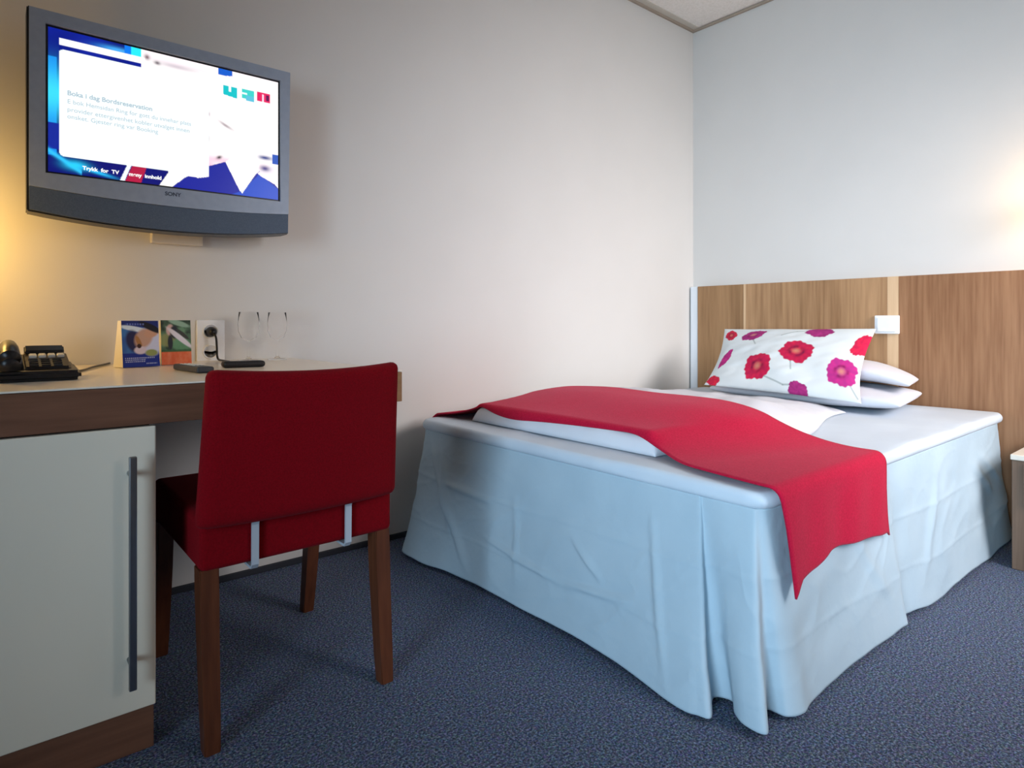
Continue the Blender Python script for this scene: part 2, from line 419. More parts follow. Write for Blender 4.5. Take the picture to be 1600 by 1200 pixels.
for a in [(.10, .10, .42, .95, .014, .012), (.16, .08, .30, .75, .010, .009), (.22, .38, .50, .40, .010, .006), (.48, .66, .85, .74, .008, .007),
          (.85, .74, 1.1, .66, .008, .006), (.62, .30, .66, .9, .010, .005), (.88, .45, 1.0, .62, .009, .006), (1.16, .15, 1.2, .95, .012, .006),
          (1.9, .25, 2.1, .8, .02, .005), (2.6, .2, 2.4, .8, .02, .006), (3.0, .25, 3.2, .55, .02, .007), (3.1, .2, 3.35, .5, .02, .007)]:
    wr += ridge(*a)
dxs = np.gradient(tp[:, 0]); dys = np.gradient(tp[:, 1]); ln = np.hypot(dxs, dys) + 1e-9
nxv, nyv = dys / ln, -dxs / ln
nxv = np.where(tp[:, 0] < -2.09, -1, nxv); nyv = np.where(tp[:, 0] < -2.09, 0, nyv)
nxv = np.where(tp[:, 0] > -2.08, 0, nxv); nyv = np.where(tp[:, 0] > -2.08, -1, nyv)
fade = np.sin(np.pi * np.clip(T2 * .92 + .02, 0, 1)) ** .6
PX += wr * fade * nxv[None, :]; PY += wr * fade * nyv[None, :]
grid_mesh('bed_skirt', np.stack([PX, PY, PZ], -1), M['skirt'], bed, solidify=.003)

# --- duvet: a soft folded quilt lying on the topper
TZ = .5185
def duvet_edges(X):
    right = -1.215 - .13 * smooth01((X + 1.95) / .40) + .16 * smooth01((X + 1.40) / .70)
    left = -.335 + .10 * smooth01((X + 1.95) / .5)
    return right, left
def duvet_h(X, Y):
    right, left = duvet_edges(X)
    A = .056 + .046 * smooth01((X + 1.97) / .35) - .062 * smooth01((X + 1.35) / .60)
    near = smooth01((X + 1.97) / .30)
    er = (1 - near) * edge_round((Y - right) / .04) + near * edge_round((Y - right) / .27)
    el = edge_round((left - Y) / .035) * ((1 - near) + near * (.50 + .50 * edge_round((left - Y) / .42)))
    e = edge_round((X + 1.985) / .025) * er * el * edge_round((-.63 - X) / .05)
    crown = 1 + .04 * vnoise(X * 1.3, Y * 1.6, 4)
    return A * e * crown
du = np.r_[0, .02, .06, .12, .2, .35, .55, .8, 1]
xs = np.concatenate([-1.985 + .04 * du, np.linspace(-1.945, -.70, 80)[1:-1], -.63 - .07 * du[::-1]])
vv = np.concatenate([np.r_[0, .003, .01, .02, .035, .055, .08], np.linspace(.1, .9, 70), 1 - np.r_[0, .003, .01, .02, .035, .055, .08][::-1]])
X, V = np.meshgrid(xs, vv)
right, left = duvet_edges(X)
Y = right + (left - right) * V
H = duvet_h(X, Y)
rump = .006 * vnoise(X * 4, Y * 4, 9) * smooth01(H / .03)
top = np.stack([X, Y, TZ + H + rump], -1); bot = np.stack([X, Y, TZ + 0 * H], -1)
duvet = closed_sheet('duvet', top, bot, M['linen'], loc=(-1.35, -.78, TZ))
tag(duvet, 'folded white duvet lying on the bed under the red runner', 'duvet')

# --- runner: red wool throw across the foot of the bed, hanging down the near side
ny, nx = 150, 46
vs_ = np.linspace(0, 1, nx)
ys = np.linspace(-.085, -1.605, 118)
foot_x = np.interp(-ys, [.08, .2, .34, .5, 1.15, 1.25, 1.34, 1.5, 1.61], [-2.05, -2.03, -1.97, -1.985, -1.975, -1.995, -2.045, -2.075, -2.095])
head_x = np.interp(-ys, [.08, 1.3, 1.61], [-1.47, -1.47, -1.475])
k = np.ones(9) / 9; foot_x = np.convolve(np.pad(foot_x, 4, 'edge'), k, 'valid')
X = foot_x[:, None] * (1 - vs_) + head_x[:, None] * vs_; Y = np.repeat(ys[:, None], nx, 1)
base = np.maximum(.517, TZ + duvet_h(X, Y) + .006)
base = np.where(Y > -.15, .517 - .8 * np.maximum(0, Y + .15), base)
Z = base + .0
for it in range(260):
    avg = Z.copy()
    avg[1:-1, 1:-1] = (Z[:-2, 1:-1] + Z[2:, 1:-1] + Z[1:-1, :-2] + Z[1:-1, 2:]) / 4
    avg[1:-1, 0] = (Z[:-2, 0] + Z[2:, 0]) / 2; avg[1:-1, -1] = (Z[:-2, -1] + Z[2:, -1]) / 2
    Z = np.maximum(base, avg - .00012)
Z += .006
top_part = np.stack([X, Y, Z], -1)
# hanging part
nd = 40; drop = []
foot_hang = np.interp(np.linspace(0, 1, nd), [0, 1], [0, 1])
for i in range(1, nd + 1):
    t = i / nd; row = []
    for j, v in enumerate(vs_):
        zb = np.interp(v, [0, .02, .06, .2, .35, .45, .55, .8, .97, 1], [.256, .266, .290, .300, .318, .318, .312, .300, .286, .272])
        x0 = foot_x[-1] * (1 - v) + head_x[-1] * v
        x1 = -2.036 * (1 - v) + (-1.466 + .018 * float(smooth01(np.array((v - .9) / .1)))* t ** 3) * v
        L = Z[-1, j] - zb; s = t * L
        r = .028
        if s < r * math.pi / 2:
            yy = -1.605 - r * math.sin(s / r); zz = Z[-1, j] - r * (1 - math.cos(s / r))
        else:
            yy = -1.605 - r - .006 * (s / L); zz = Z[-1, j] - r - (s - r * math.pi / 2)
        yy -= .004 * math.sin(v * 9 + 1.2) * smooth01(np.array(s / .12)) + .003 * math.sin(v * 21 + t * 2) * float(smooth01(np.array(s / .12)))
        row.append((x0 * (1 - t) + x1 * t, yy, zz))
    drop.append(row)
P = np.concatenate([top_part, np.array(drop)])
runner = grid_mesh('bed_runner', P, M['runner_red'], loc=(-1.75, -.85, .53), solidify=.005)
tag(runner, 'crimson wool bed runner lying across the foot of the bed', 'throw')

# --- pillows
def pillow(name, corners, T, mat, loc, nu=44, nv=30, bow=.03, pattern_fn=None, seed=0, wob=.004, ex=.55, droop=0, bowx=None):
    """corners BL BR TL TR; a stuffed case with pinched corners"""
    c1 = lambda n: .5 - .5 * np.cos(np.linspace(0, math.pi, n)) * (1) if n < 100 else np.linspace(0, 1, n)
    U, V = np.meshgrid(c1(nu), c1(nv))
    BL, BR, TL, TR = [np.array(c, float) for c in corners]
    u_, v_ = U[..., None], V[..., None]
    # bow the edges inward between the corners
    uu = .5 + (u_ - .5) * (1 - (bowx or bow) * np.sin(math.pi * v_ ** .85)); vv2 = .5 + (v_ - .5) * (1 - 1.6 * bow * np.sin(math.pi * u_) ** .8)
    Pm = (1 - uu) * (1 - vv2) * BL + uu * (1 - vv2) * BR + (1 - uu) * vv2 * TL + uu * vv2 * TR
    n = np.cross(BR - BL, TL - BL); n /= np.linalg.norm(n)
    a = np.clip(4 * U * (1 - U), 0, 1); b = np.clip(4 * V * (1 - V), 0, 1)
    th = T * np.minimum(1, (a ** ex) * (b ** ex))
    w = wob * vnoise(U * 3.1, V * 2.3, seed, 4) * (a * b) ** .5
    Pm[..., 2] -= droop * np.abs(2 * U - 1) ** 3
    top = Pm + n * (th + w)[..., None]; bot = Pm - n * (th - w)[..., None]
    return closed_sheet(name, top, bot, mat, loc=loc, pattern=pattern_fn(U, V) if pattern_fn else None)

p1 = pillow('pillow', [(-.60, -.50, .572), (-.62, -1.385, .570), (-.075, -.50, .574), (-.08, -1.30, .574)], .050, M['linen'], (-.33, -.95, .521), seed=2, ex=.30, bow=.014, droop=.004)
tag(p1, 'plain white pillow lying on the bed under another white pillow', 'pillow', 'white pillows')
p2 = pillow('pillow', [(-.45, -.48, .690), (-.47, -1.375, .684), (-.075, -.50, .690), (-.075, -1.285, .680)], .050, M['linen'], (-.26, -.93, .63), seed=5, ex=.36, bow=.02, droop=.046)
tag(p2, 'plain white pillow on top of another pillow, behind the poppy cushion', 'pillow', 'white pillows')

def poppy_pattern(U, V):
    asp = 1.95
    col = np.tile(lin((206, 212, 213)), U.shape + (1,)).astype(float)
    def stem(pts):
        for (u0, v0), (u1, v1) in zip(pts, pts[1:]):
            dx, dy = (u1 - u0) * asp, v1 - v0; px, py = (U - u0) * asp, V - v0
            t = np.clip((px * dx + py * dy) / (dx * dx + dy * dy), 0, 1)
            d = np.hypot(px - t * dx, py - t * dy)
            m = np.clip(1.6 - d / .008, 0, 1)[..., None] * .65
            col[:] = col * (1 - m) + lin((128, 142, 140)) * m
    stem([(.24, .80), (.265, .70), (.29, .62)]); stem([(.62, .92), (.55, .89), (.46, .79)])
    stem([(.565, .48), (.575, .36), (.59, .25)]); stem([(.36, .22), (.42, .14), (.55, .06), (.62, .07)]); stem([(.90, .28), (.945, .18), (.985, .04)])
    def poppy(u0, v0, rx, ry, rot, c, c2, seed, centre=True):
        if centre or seed in (8, 3, 9): u0, v0 = u0 + (.042 if seed in (4, 5) else -.015 if seed == 9 else .028), v0 - (.08 if seed in (4, 5) else .055)
        x, y = (U - u0) * asp, V - v0
        xr = x * math.cos(rot) + y * math.sin(rot); yr = -x * math.sin(rot) + y * math.cos(rot)
        th = np.arctan2(yr / ry, xr / rx); rr = np.hypot(xr / rx, yr / ry)
        r = np.random.default_rng(seed); edge = 1 + .06 * np.sin(4 * th + r.uniform(0, 6)) + .045 * np.sin(7 * th + r.uniform(0, 6)) + .03 * np.sin(17 * th + r.uniform(0, 6))
        rr = rr / 1.10; m = np.clip((edge - rr) / .06, 0, 1)[..., None]
        petal = (.5 + .5 * np.sin(13 * th + 3 * rr + r.uniform(0, 6)))[..., None] * np.clip(rr, 0, 1)[..., None]
        fold = (.5 + .5 * np.sin(4 * th + 2.2 * rr * 3 + r.uniform(0, 6)))[..., None]
        pc = lin(c) * (1 - .45 * petal) + lin(c2) * .45 * petal
        nz_ = np.clip(.35 + .5 * vnoise(U * 16, V * 9, seed + 40, 3), 0, .8)[..., None]; pc = pc * (1 - nz_) + lin(tuple(int(.5 * q + .5 * w) for q, w in zip(c, c2))) * nz_
        pc = pc * (1 - .35 * fold) + lin(c2) * .35 * fold
        if centre:
            k = np.clip(1.15 - rr / .30, 0, 1)[..., None] * .75
            pc = pc * (1 - k) + lin((196, 140, 110)) * k
            ring = (np.exp(-((rr - .40) / .12) ** 2) * (.45 + .45 * vnoise(U * 14, V * 8, seed)))[..., None].clip(0, .8)
            pc = pc * (1 - ring) + lin((90, 14, 50)) * ring
        col[:] = col * (1 - m) + pc * m
    red, red2 = (206, 30, 70), (150, 16, 66); pur, pur2 = (170, 48, 120), (118, 26, 88); mag, mag2 = (196, 44, 128), (146, 40, 120)
    poppy(.045, .885, .085, .10, .4, (214, 40, 60), red2, 1)
    poppy(.225, .865, .165, .085, .42, pur, pur2, 2)
    poppy(.665, .945, .155, .10, -.1, pur, pur2, 3, False)
    poppy(.555, .600, .205, .155, -.12, red, red2, 4)
    poppy(.312, .350, .175, .170, .2, red, red2, 5)
    poppy(.872, .360, .160, .165, -.5, mag, mag2, 6)
    poppy(.972, .720, .085, .16, -.3, (220, 34, 70), red2, 7, False)
    poppy(.055, .450, .055, .15, -.35, mag, pur2, 8, False)
    poppy(.660, .085, .110, .075, -.15, pur, pur2, 9, False)
    poppy(.055, .060, .095, .060, -.2, (214, 40, 60), red2, 10, False)
    return col
cushion = pillow('cushion', [(-.70, -.535, .592), (-.72, -1.280, .572), (-.335, -.428, .868), (-.32, -1.190, .876)], .052, M['poppies'], (-.64, -.86, .57), nu=300, nv=180, bow=.03, bowx=.075, pattern_fn=poppy_pattern, seed=11, wob=.006)
tag(cushion, 'white cushion printed with red and purple poppies leaning on the pillows', 'cushion')

# ------------------------------------------------------------------ nightstand
ns = thing('nightstand', 'brown wooden nightstand with pale top at the right edge beside the bed', 'nightstand', (-.32, -1.98, 0))
obj('body', B((-.565, -2.22, 0), (-.055, -1.735, .400), .003), M['ns_wood'], ns)
obj('top', B((-.57, -2.225, .4005), (-.053, -1.732, .420), .002), M['ns_top'], ns)
dr = obj('drawer', B((-.575, -2.2, .24), (-.565, -1.77, .39), .002), M['ns_wood'], ns)
obj('knob', lathe([(.001, 0), (.012, 0), (.012, .02), (.001, .02)], (0, 0, 0), 16), M['steel'], dr)
kn = dr.children[0]; kn.data.transform(Matrix.Translation(Vector((.32, 1.98, 0)))); kn.data.transform(Matrix.Rotation(-math.pi / 2, 4, 'Y')); kn.data.transform(Matrix.Translation(Vector((-.575 + .32, -1.985 + 1.98, .315))))

# ------------------------------------------------------------------ desk and cabinet
DZ = .772
desk = thing('desk', 'wall-mounted white desk top with walnut front edge above the red chair', 'desk', (-3.5, -.41, DZ - .085))
obj('desktop', B((-4.5, -.820, DZ - .004), (-2.578, -.002, DZ), .001), M['laminate'], desk)
obj('front_rail', B((-4.5, -.820, DZ - .085), (-2.597, -.780, DZ - .005), .001), M['desk_wood'], desk)
obj('end_rail', B((-2.597, -.820, DZ - .085), (-2.578, -.004, DZ - .005), .001), M['desk_end'], desk)
obj('underside_panel', B((-4.49, -.778, DZ - .03), (-2.60, -.004, DZ - .006)), M['desk_wood'], desk)

cab = thing('cabinet', 'white-fronted desk cabinet with a long bar handle at the left edge', 'cabinet', (-3.45, -.42, 0))
obj('carcass', B((-3.70, -.798, .094), (-3.180, -.02, DZ - .087), .001), M['dark_side'], cab)
obj('plinth', B((-3.70, -.812, 0), (-3.174, -.02, .091), .002), M['desk_wood'], cab)
cdoor = obj('door', B((-3.698, -.822, .094), (-3.172, -.800, DZ - .089), .0025), M['door'], cab)
hdl = bmesh.new()
box(hdl, (-3.2265, -.861, .155), (-3.2125, -.850, .629), .002)
for z in (.205, .590):
    tube(hdl, [(-3.2195, -.851, z), (-3.2195, -.821, z)], .006, 14)
obj('handle', hdl, M['steel'], cdoor)['label'] = 'long brushed steel bar handle'

# ------------------------------------------------------------------ chair
ch = thing('desk_chair', 'dark red upholstered chair with walnut legs pulled up to the desk', 'chair', (-2.88, -.65, 0))
CX0, CX1 = -3.105, -2.655
def chair_back():
    nu, nv = 36, 26
    us = np.concatenate([np.r_[0, .006, .02, .045], np.linspace(.08, .92, nu), 1 - np.r_[0, .006, .02, .045][::-1]])
    vs2 = np.concatenate([np.r_[0, .008, .025, .05], np.linspace(.09, .91, nv), 1 - np.r_[0, .008, .025, .05][::-1]])
    U, V = np.meshgrid(us, vs2)
    half = .232 - .013 * V
    xc = -2.885
    dip = .010 * (1 - (2 * U - 1) ** 2) * V                      # top edge dips in the middle
    X = xc + (2 * U - 1) * half
    Z = .470 + (.806 - .470) * V - dip
    Yc = -.905 - .040 * V - .026 * (1 - (2 * U - 1) ** 2)          # leans back, bowed rearward
    d = np.minimum(np.minimum(U, 1 - U) * .44, np.minimum(V, 1 - V) * .33)
    t = .026 * edge_round(d / .022)
    # round the outline corners
    ex = np.maximum(0, np.abs(2 * U - 1) * .22 - .202); ez = np.maximum(0, np.abs(2 * V - 1) * .168 - .150)
    L = np.hypot(ex, ez); mx = np.maximum(ex, ez); s = np.where(L > 1e-6, mx / np.maximum(L, 1e-6), 1)
    X -= np.sign(2 * U - 1) * ex * (1 - s); Z -= np.sign(2 * V - 1) * ez * (1 - s)
    return np.stack([X, Yc - t, Z], -1), np.stack([X, Yc + t, Z], -1)
f, b = chair_back()
closed_sheet('backrest', f, b, M['chair_red'], ch)
obj('seat', B((CX0, -.902, .374), (CX1, -.425, .486), .014, 4), M['chair_red'], ch, smooth=True)
def leg(x, ytop, ybot, ztop, wt, wb, dt, db):
    bm = bmesh.new(); rings = []
    for k in range(7):
        t = k / 6; z = ztop * (1 - t); w = wt + (wb - wt) * t; d = dt + (db - dt) * t; y = ytop + (ybot - ytop) * t ** 1.3
        rings.append([(x - w, y - d, z), (x + w, y - d, z), (x + w, y + d, z), (x - w, y + d, z)])
    loft(bm, rings); bmesh.ops.bevel(bm, geom=[e for e in bm.edges if abs((e.verts[0].co - e.verts[1].co).z) > .02], offset=.003, segments=2, affect='EDGES')
    return bm
for x in (-3.085, -2.677):
    obj('leg', leg(x, -.872, -.905, .378, .0195, .0160, .024, .018), M['leg_wood'], ch)
    obj('leg', leg(x, -.455, -.40, .378, .0195, .0160, .022, .018), M['leg_wood'], ch)
for x in (-2.996, -2.778):
    bm = bmesh.new(); pts = [(-.915, .520), (-.918, .478), (-.911, .460), (-.9095, .372), (-.903, .364), (-.86, .364)]
    rings = []
    for i, (y, z) in enumerate(pts):
        d = Vector((0, pts[min(i + 1, 5)][0] - pts[max(i - 1, 0)][0], pts[min(i + 1, 5)][1] - pts[max(i - 1, 0)][1])).normalized(); nrm = Vector((0, -d.z, d.y)) * .003
        c = Vector((x, y, z)); w = Vector((.0075, 0, 0))
        rings.append([c - w + nrm, c + w + nrm, c + w - nrm, c - w - nrm])
    loft(bm, rings)
    obj('bracket', bm, M['bright_steel'], ch)['label'] = 'flat steel bracket joining back to seat'

# ------------------------------------------------------------------ television
TX0, TX1, TZ0, TZ1 = -3.364, -2.640, 1.207, 1.768
tv = thing('television', 'grey flat-screen television mounted on the wall above the desk', 'television', (-3.0, -.10, 1.2))
def outline(x0, x1, z0, z1, sag, n=24, taper=.008):
    pts = [(x0, z1), (x0, z0)]
    for k in range(1, n):
        t = k / n; pts.append((x0 + (x1 - taper - x0) * t, z0 - sag * (1 - (2 * t - 1) ** 2)))
    pts += [(x1 - taper, z0), (x1, z1)]
    return pts
def prism(bm, pts, y0, y1):
    return loft(bm, [[(x, y0, z) for x, z in pts], [(x, y1, z) for x, z in pts]])
bm = prism(bmesh.new(), outline(TX0, TX1, TZ0, TZ1, .026), -.166, -.095); bmesh.ops.bevel(bm, geom=bm.edges[:], offset=.003, segments=2, affect='EDGES')
obj('casing', bm, M['plastic_black'], tv)
bm = prism(bmesh.new(), outline(TX0 + .09, TX1 - .09, TZ0 + .06, TZ1 - .06, .0), -.095, -.055); obj('rear_housing', bm, M['plastic_black'], tv)
SX0, SX1, SZ0, SZ1 = -3.317, -2.684, 1.321, 1.722
def bezel():
    bm = bmesh.new(); o0, o1 = TX0 + .005, TX1 - .005
    ob = SZ0 - .046                                       # lower boundary, an arc
    n = 24
    def arc(t): return ob - .016 * (1 - (2 * t - 1) ** 2)
    g = .006
    y0, y1 = -.176, -.166
    # four closed blocks merged into one ring
    def block(pts): prism(bm, pts, y0, y1)
    block([(o0, TZ1 - .005), (o0, arc(0)), (SX0 - g, arc(.05)), (SX0 - g, TZ1 - .005)])
    block([(SX1 + g, TZ1 - .005), (SX1 + g, arc(.95)), (o1 - .006, arc(1)), (o1, TZ1 - .005)])
    block([(SX0 - g, TZ1 - .005), (SX0 - g, SZ1 + g), (SX1 + g, SZ1 + g), (SX1 + g, TZ1 - .005)])
    lower = [(SX0 - g, SZ0 - g)] + [(SX0 - g + (SX1 - SX0 + 2 * g) * k / n, arc(.05 + .9 * k / n)) for k in range(n + 1)] + [(SX1 + g, SZ0 - g)]
    block(lower)
    bmesh.ops.remove_doubles(bm, verts=bm.verts[:], dist=1e-5)
    return bm, arc, o0, o1
bm, arc, o0, o1 = bezel()
obj('bezel', bm, M['bezel'], tv)
n = 24
pts = [(o0 + (o1 - .006 - o0) * k / n, arc(k / n) - .001) for k in range(n + 1)] + [(o1 - .007 - (o1 - .008 - o0) * k / n, TZ0 + .004 - .026 * (1 - (2 * k / n - 1) ** 2)) for k in range(n + 1)]
obj('speaker_panel', prism(bmesh.new(), pts, -.1735, -.166), M['speaker'], tv)['label'] = 'darker curved speaker panel below the screen'

def screen_pattern(U, V):
    """U left to right, V top to bottom, both 0..1"""
    U = np.interp(U, [0, .295, .375, .434, .478, .56, .652, .728, .815, .907, 1], [0, .34, .425, .486, .54, .627, .715, .797, .873, .953, 1])
    c = np.zeros(U.shape + (3,))
    def put(mask, col, a=1.0):
        m = (mask.astype(float) * a)[..., None] if mask.dtype == bool else (np.clip(mask, 0, 1) * a)[..., None]
        c[:] = c * (1 - m) + lin(col) * m
    def poly(pts):
        inside = np.zeros(U.shape, bool); n = len(pts)
        for i in range(n):
            (x0, y0), (x1, y1) = pts[i], pts[(i + 1) % n]
            if y0 == y1: continue
            cond = (V > y0) != (V > y1)
            inside ^= cond & (U < (x1 - x0) * (V - y0) / (y1 - y0) + x0)
        return inside
    put(np.ones(U.shape), (8, 30, 150))
    put(vnoise(U * 2, V * 1.5, 31) * .5 + .2, (0, 8, 84))
    # bright streak of the left border and top right glow
    put((U < .036) & (V > .2), (20, 140, 235), .9); put(np.exp(-((V - .45) / .16) ** 2) * (U < .045), (60, 215, 255))
    put((U < .045) & (V > .66) & (V < .84), (20, 40, 150))
    put(np.exp(-(((U - .30) / .08) ** 2 + ((V - .05 - .0 * U) / .02) ** 2)), (70, 170, 245)); put((U > .33) & (U < .405) & (V < .085), (10, 120, 235)); put((U > .36) & (U < .405) & (V < .06), (40, 230, 245))
    # the person's photo (just shapes): pale skin, dark blue jacket, white collar
    put(U > .405, (255, 250, 250))
    put(((U > .41) & (V < .06)), (250, 240, 244)); put(np.exp(-(((U - .43) / .012) ** 2 + ((V - .05) / .02) ** 2)), (120, 96, 104)); put(np.exp(-(((U - .475) / .014) ** 2 + ((V - .075) / .014) ** 2)), (52, 40, 46))
    put(np.exp(-(((U - .57) / .09) ** 2 + ((V - .07) / .018) ** 2)), (196, 180, 192), .8)
    put((U > .765) & (U < .83) & (V < .05) & (V < .05 - .3 * (U - .80)), (20, 90, 200))
    put(np.exp(-(((U - .80) / .16) ** 2 + ((V - .74) / .03) ** 2)), (238, 190, 214), .8)
    put(np.exp(-(((U - .72) / .03) ** 2 + ((V - .80) / .05) ** 2)), (240, 186, 214), .9)
    put(np.exp(-(((U - .713) / .005) ** 2 + ((V - .58) / .035) ** 2)), (30, 18, 40)); put(np.exp(-(((U - .713) / .008) ** 2 + ((V - .385) / .02) ** 2)), (150, 120, 140))
    put(np.exp(-(((U - .772 - .25 * (V - .73)) / .016) ** 2 + ((V - .715 + .7 * (U - .772)) / .014) ** 2)), (40, 26, 34)); put(np.exp(-(((U - .80) / .03) ** 2 + ((V - .45 - .8 * (U - .80)) / .013) ** 2)), (140, 120, 130), .8)
    navy = (24, 34, 150)
    put(poly([(.505, 1.02), (.627, .90), (.67, .905), (.715, .885), (.715, .80), (.80, .745), (.872, 1.0), (.91, .845), (.955, .77), (1.01, .93), (1.01, 1.02)]), navy)
    put(poly([(.83, 1.0), (.872, .96), (.95, .80), (1.01, .93), (1.01, 1.02)]), (28, 72, 190))
    put(poly([(.80, .745), (.872, .985), (.935, .80), (.955, .70), (.88, .62)]), (255, 253, 246))
    put(poly([(.94, .80), (.97, .74), (1.01, .70), (1.01, .90)]), (246, 236, 244)); put(np.exp(-(((U - .965) / .02) ** 2 + ((V - .66) / .018) ** 2)), (30, 52, 130)); put(np.exp(-(((U - .965) / .014) ** 2 + ((V - .75) / .025) ** 2)), (70, 60, 130)); put((U > .985) & (V > .62) & (V < .70), (30, 80, 180))
    # the white bar and the rounded text panel
    put((U > .045) & (U < .42) & (V > .058) & (V < .108), (250, 252, 255))
    def rrect(x0, x1, y0, y1, r):
        dx = np.maximum(np.maximum(x0 + r - U, U - x1 + r), 0); dy = np.maximum(np.maximum(y0 + r * 1.58 - V, V - y1 + r * 1.58), 0) / 1.58
        return (np.hypot(dx, dy) <= r) & (U > x0) & (U < x1) & (V > y0) & (V < y1)
    put(rrect(.045, .715, .137, .882, .02), (244, 254, 255))
    # footer: cyan sweep, two navy fields with a red end
    put((V > .882) & (U < .53), (8, 14, 110))
    put(np.exp(-((V - .87 - .9 * (U - .02) + 3.0 * (U - .1) ** 2 * 0) / .018) ** 2) * (U < .14), (50, 190, 250)); put(np.exp(-(((U - .115) / .05) ** 2 + ((V - .935) / .030) ** 2)), (40, 205, 250))
    put(np.exp(-(((U - .21) / .07) ** 2 + ((V - .965 - .3 * (U - .21)) / .012) ** 2)), (40, 190, 250))
    put(poly([(.305, 1.02), (.345, .878), (.362, .878), (.328, 1.02)]), (236, 244, 255))
    put(poly([(.33, 1.02), (.366, .882), (.428, .882), (.40, 1.02)]), (176, 26, 66))
    put(poly([(.475, 1.02), (.54, .875), (.64, .875), (.535, 1.02)]), (255, 255, 248))
    # three coloured tiles top right
    put(poly([(.79, .125), (.815, .125), (.815, .17), (.825, .17), (.825, .125), (.850, .125), (.850, .215), (.79, .200)]), (20, 190, 196)); put((U > .87) & (U < .925) & (V > .12) & (V < .20), (60, 205, 198)); put((U > .865) & (U < .895) & (V > .15) & (V < .165), (235, 255, 250)); put((U > .888) & (U < .925) & (V > .17) & (V < .215), (90, 190, 215))
    put((U > .938) & (U < .978) & (V > .115) & (V < .195), (226, 36, 96)); put((U > .957) & (U < .962) & (V > .13) & (V < .195), (255, 220, 236)); put((U > .968) & (U < .975) & (V > .13) & (V < .18), (90, 20, 80))
    return c
U, V = np.meshgrid(np.linspace(0, 1, 340), np.linspace(0, 1, 210))
Pn = np.stack([SX0 + (SX1 - SX0) * U, 0 * U - .1685, SZ1 + (SZ0 - SZ1) * V], -1)
scr = grid_mesh('screen', Pn, M['screen'], tv, pattern=screen_pattern(U, V), smooth=False)
scr['label'] = 'lit screen with a white text panel over a blue page'
def screen_at(u, v): return (SX0 + (SX1 - SX0) * u, -.1690, SZ1 + (SZ0 - SZ1) * v)
def emission_material(name, col, s=1.1):
    m = material(name, (.01, .01, .01, 1), .4, .1); p = m.node_tree.nodes['Principled BSDF']
    p.inputs['Emission Color'].default_value = col; p.inputs['Emission Strength'].default_value = s; return m
M['text_grey'] = emission_material('screen_text_grey', srgb(172, 192, 204)); M['text_white'] = emission_material('screen_text_white', srgb(255, 255, 255))
def letters(name, lines, mat, parent):
    bm = bmesh.new()
    for body, size, (u, v), bold in lines:
        me = text_mesh(body, size, screen_at(u, v), (1, 0, 0), (0, 0, 1), None, bold); bm.from_mesh(me); bpy.data.meshes.remove(me)
    return obj(name, bm, mat, parent)
letters('screen_text', [('Boka i dag Bordsreservation', .0185, (.068, .448), .0004), ('E bok Hemsidan Ring for gott du innehar plats', .0170, (.068, .506), 0),
                        ('provider ettergivenhet kobler utvalget innen', .0175, (.068, .562), 0), ('onsket. Gjester ring var Booking', .0172, (.068, .611), 0)], M['text_grey'], scr)
letters('screen_text', [('Trykk  for  TV', .0150, (.125, .958), .0005)], M['text_white'], scr)
letters('screen_text', [('meny  innhold', .0150, (.305, .958), .0005)], M['text_white'], scr)
me = text_mesh('SONY', .0165, (-3.030, -.1764, SZ0 - .030), (1, 0, 0), (0, 0, 1), None, .0003); bm = bmesh.new(); bm.from_mesh(me); bpy.data.meshes.remove(me)
obj('logo', bm, M['logo'], tv)
mt = bmesh.new()
box(mt, (-3.040, -.030, 1.160), (-2.887, -.001, 1.50), .003); box(mt, (-3.000, -.056, 1.34), (-2.93, -.030, 1.46), .003)
obj('wall_mount', mt, M['cream'], tv)['label'] = 'cream wall mount box showing under the television'

# ------------------------------------------------------------------ desk-top things
ph = thing('telephone', 'black desk telephone with handset at the left end of the desk', 'telephone', (-3.37, -.50, DZ))
def wedge(x0, x1, y0, y1, z00, z01, z10, z11, bev):
    """box with sloped top: front heights z00..z01, rear z10..z11"""
    bm = bmesh.new()
    loft(bm, [[(x0, y0, z00), (x0, y0, z01), (x0, y1, z11), (x0, y1, z10)], [(x1, y0, z00), (x1, y0, z01), (x1, y1, z11), (x1, y1, z10)]])
    if bev: bmesh.ops.bevel(bm, geom=bm.edges[:], offset=bev, segments=3, affect='EDGES')
    return bm
obj('base', wedge(-3.434, -3.282, -.612, -.43, DZ + .001, DZ + .022, DZ + .001, DZ + .034, .007), M['plastic_black'], ph)
obj('body', wedge(-3.385, -3.298, -.575, -.44, DZ + .02, DZ + .030, DZ + .025, DZ + .060, .005), M['plastic_black'], ph)
dsp = obj('display_panel', wedge(-3.380, -3.303, -.462, -.440, DZ + .055, DZ + .062, DZ + .060, DZ + .076, .003), M['plastic_black'], ph)
for i in range(4):
    x = -3.372 + i * .0175
    obj('memory_key', wedge(x, x + .0145, -.497, -.478, DZ + .046, DZ + .053, DZ + .050, DZ + .0575, .0015), M['key'], ph)
for r in range(4):
    for q in range(3):
        x = -3.374 + q * .022; y = -.566 + r * .0165; z = DZ + .031 + r * .0037
        obj('key', B((x, y, z - .002), (x + .017, y + .011, z + .004), .001), M['plastic_dark'], ph)
hs = bmesh.new()
tube(hs, curve_pts([(-3.409, -.620, DZ + .052), (-3.409, -.585, DZ + .068), (-3.409, -.52, DZ + .074), (-3.409, -.455, DZ + .072), (-3.409, -.425, DZ + .060)], 6), [.015 + .004 * abs(k - 12) / 12 for k in range(25)], 14)
tube(hs, [(-3.409, -.600, DZ + .060), (-3.409, -.600, DZ + .026)], [.020, .025], 18); tube(hs, [(-3.409, -.445, DZ + .060), (-3.409, -.445, DZ + .031)], [.020, .024], 18)
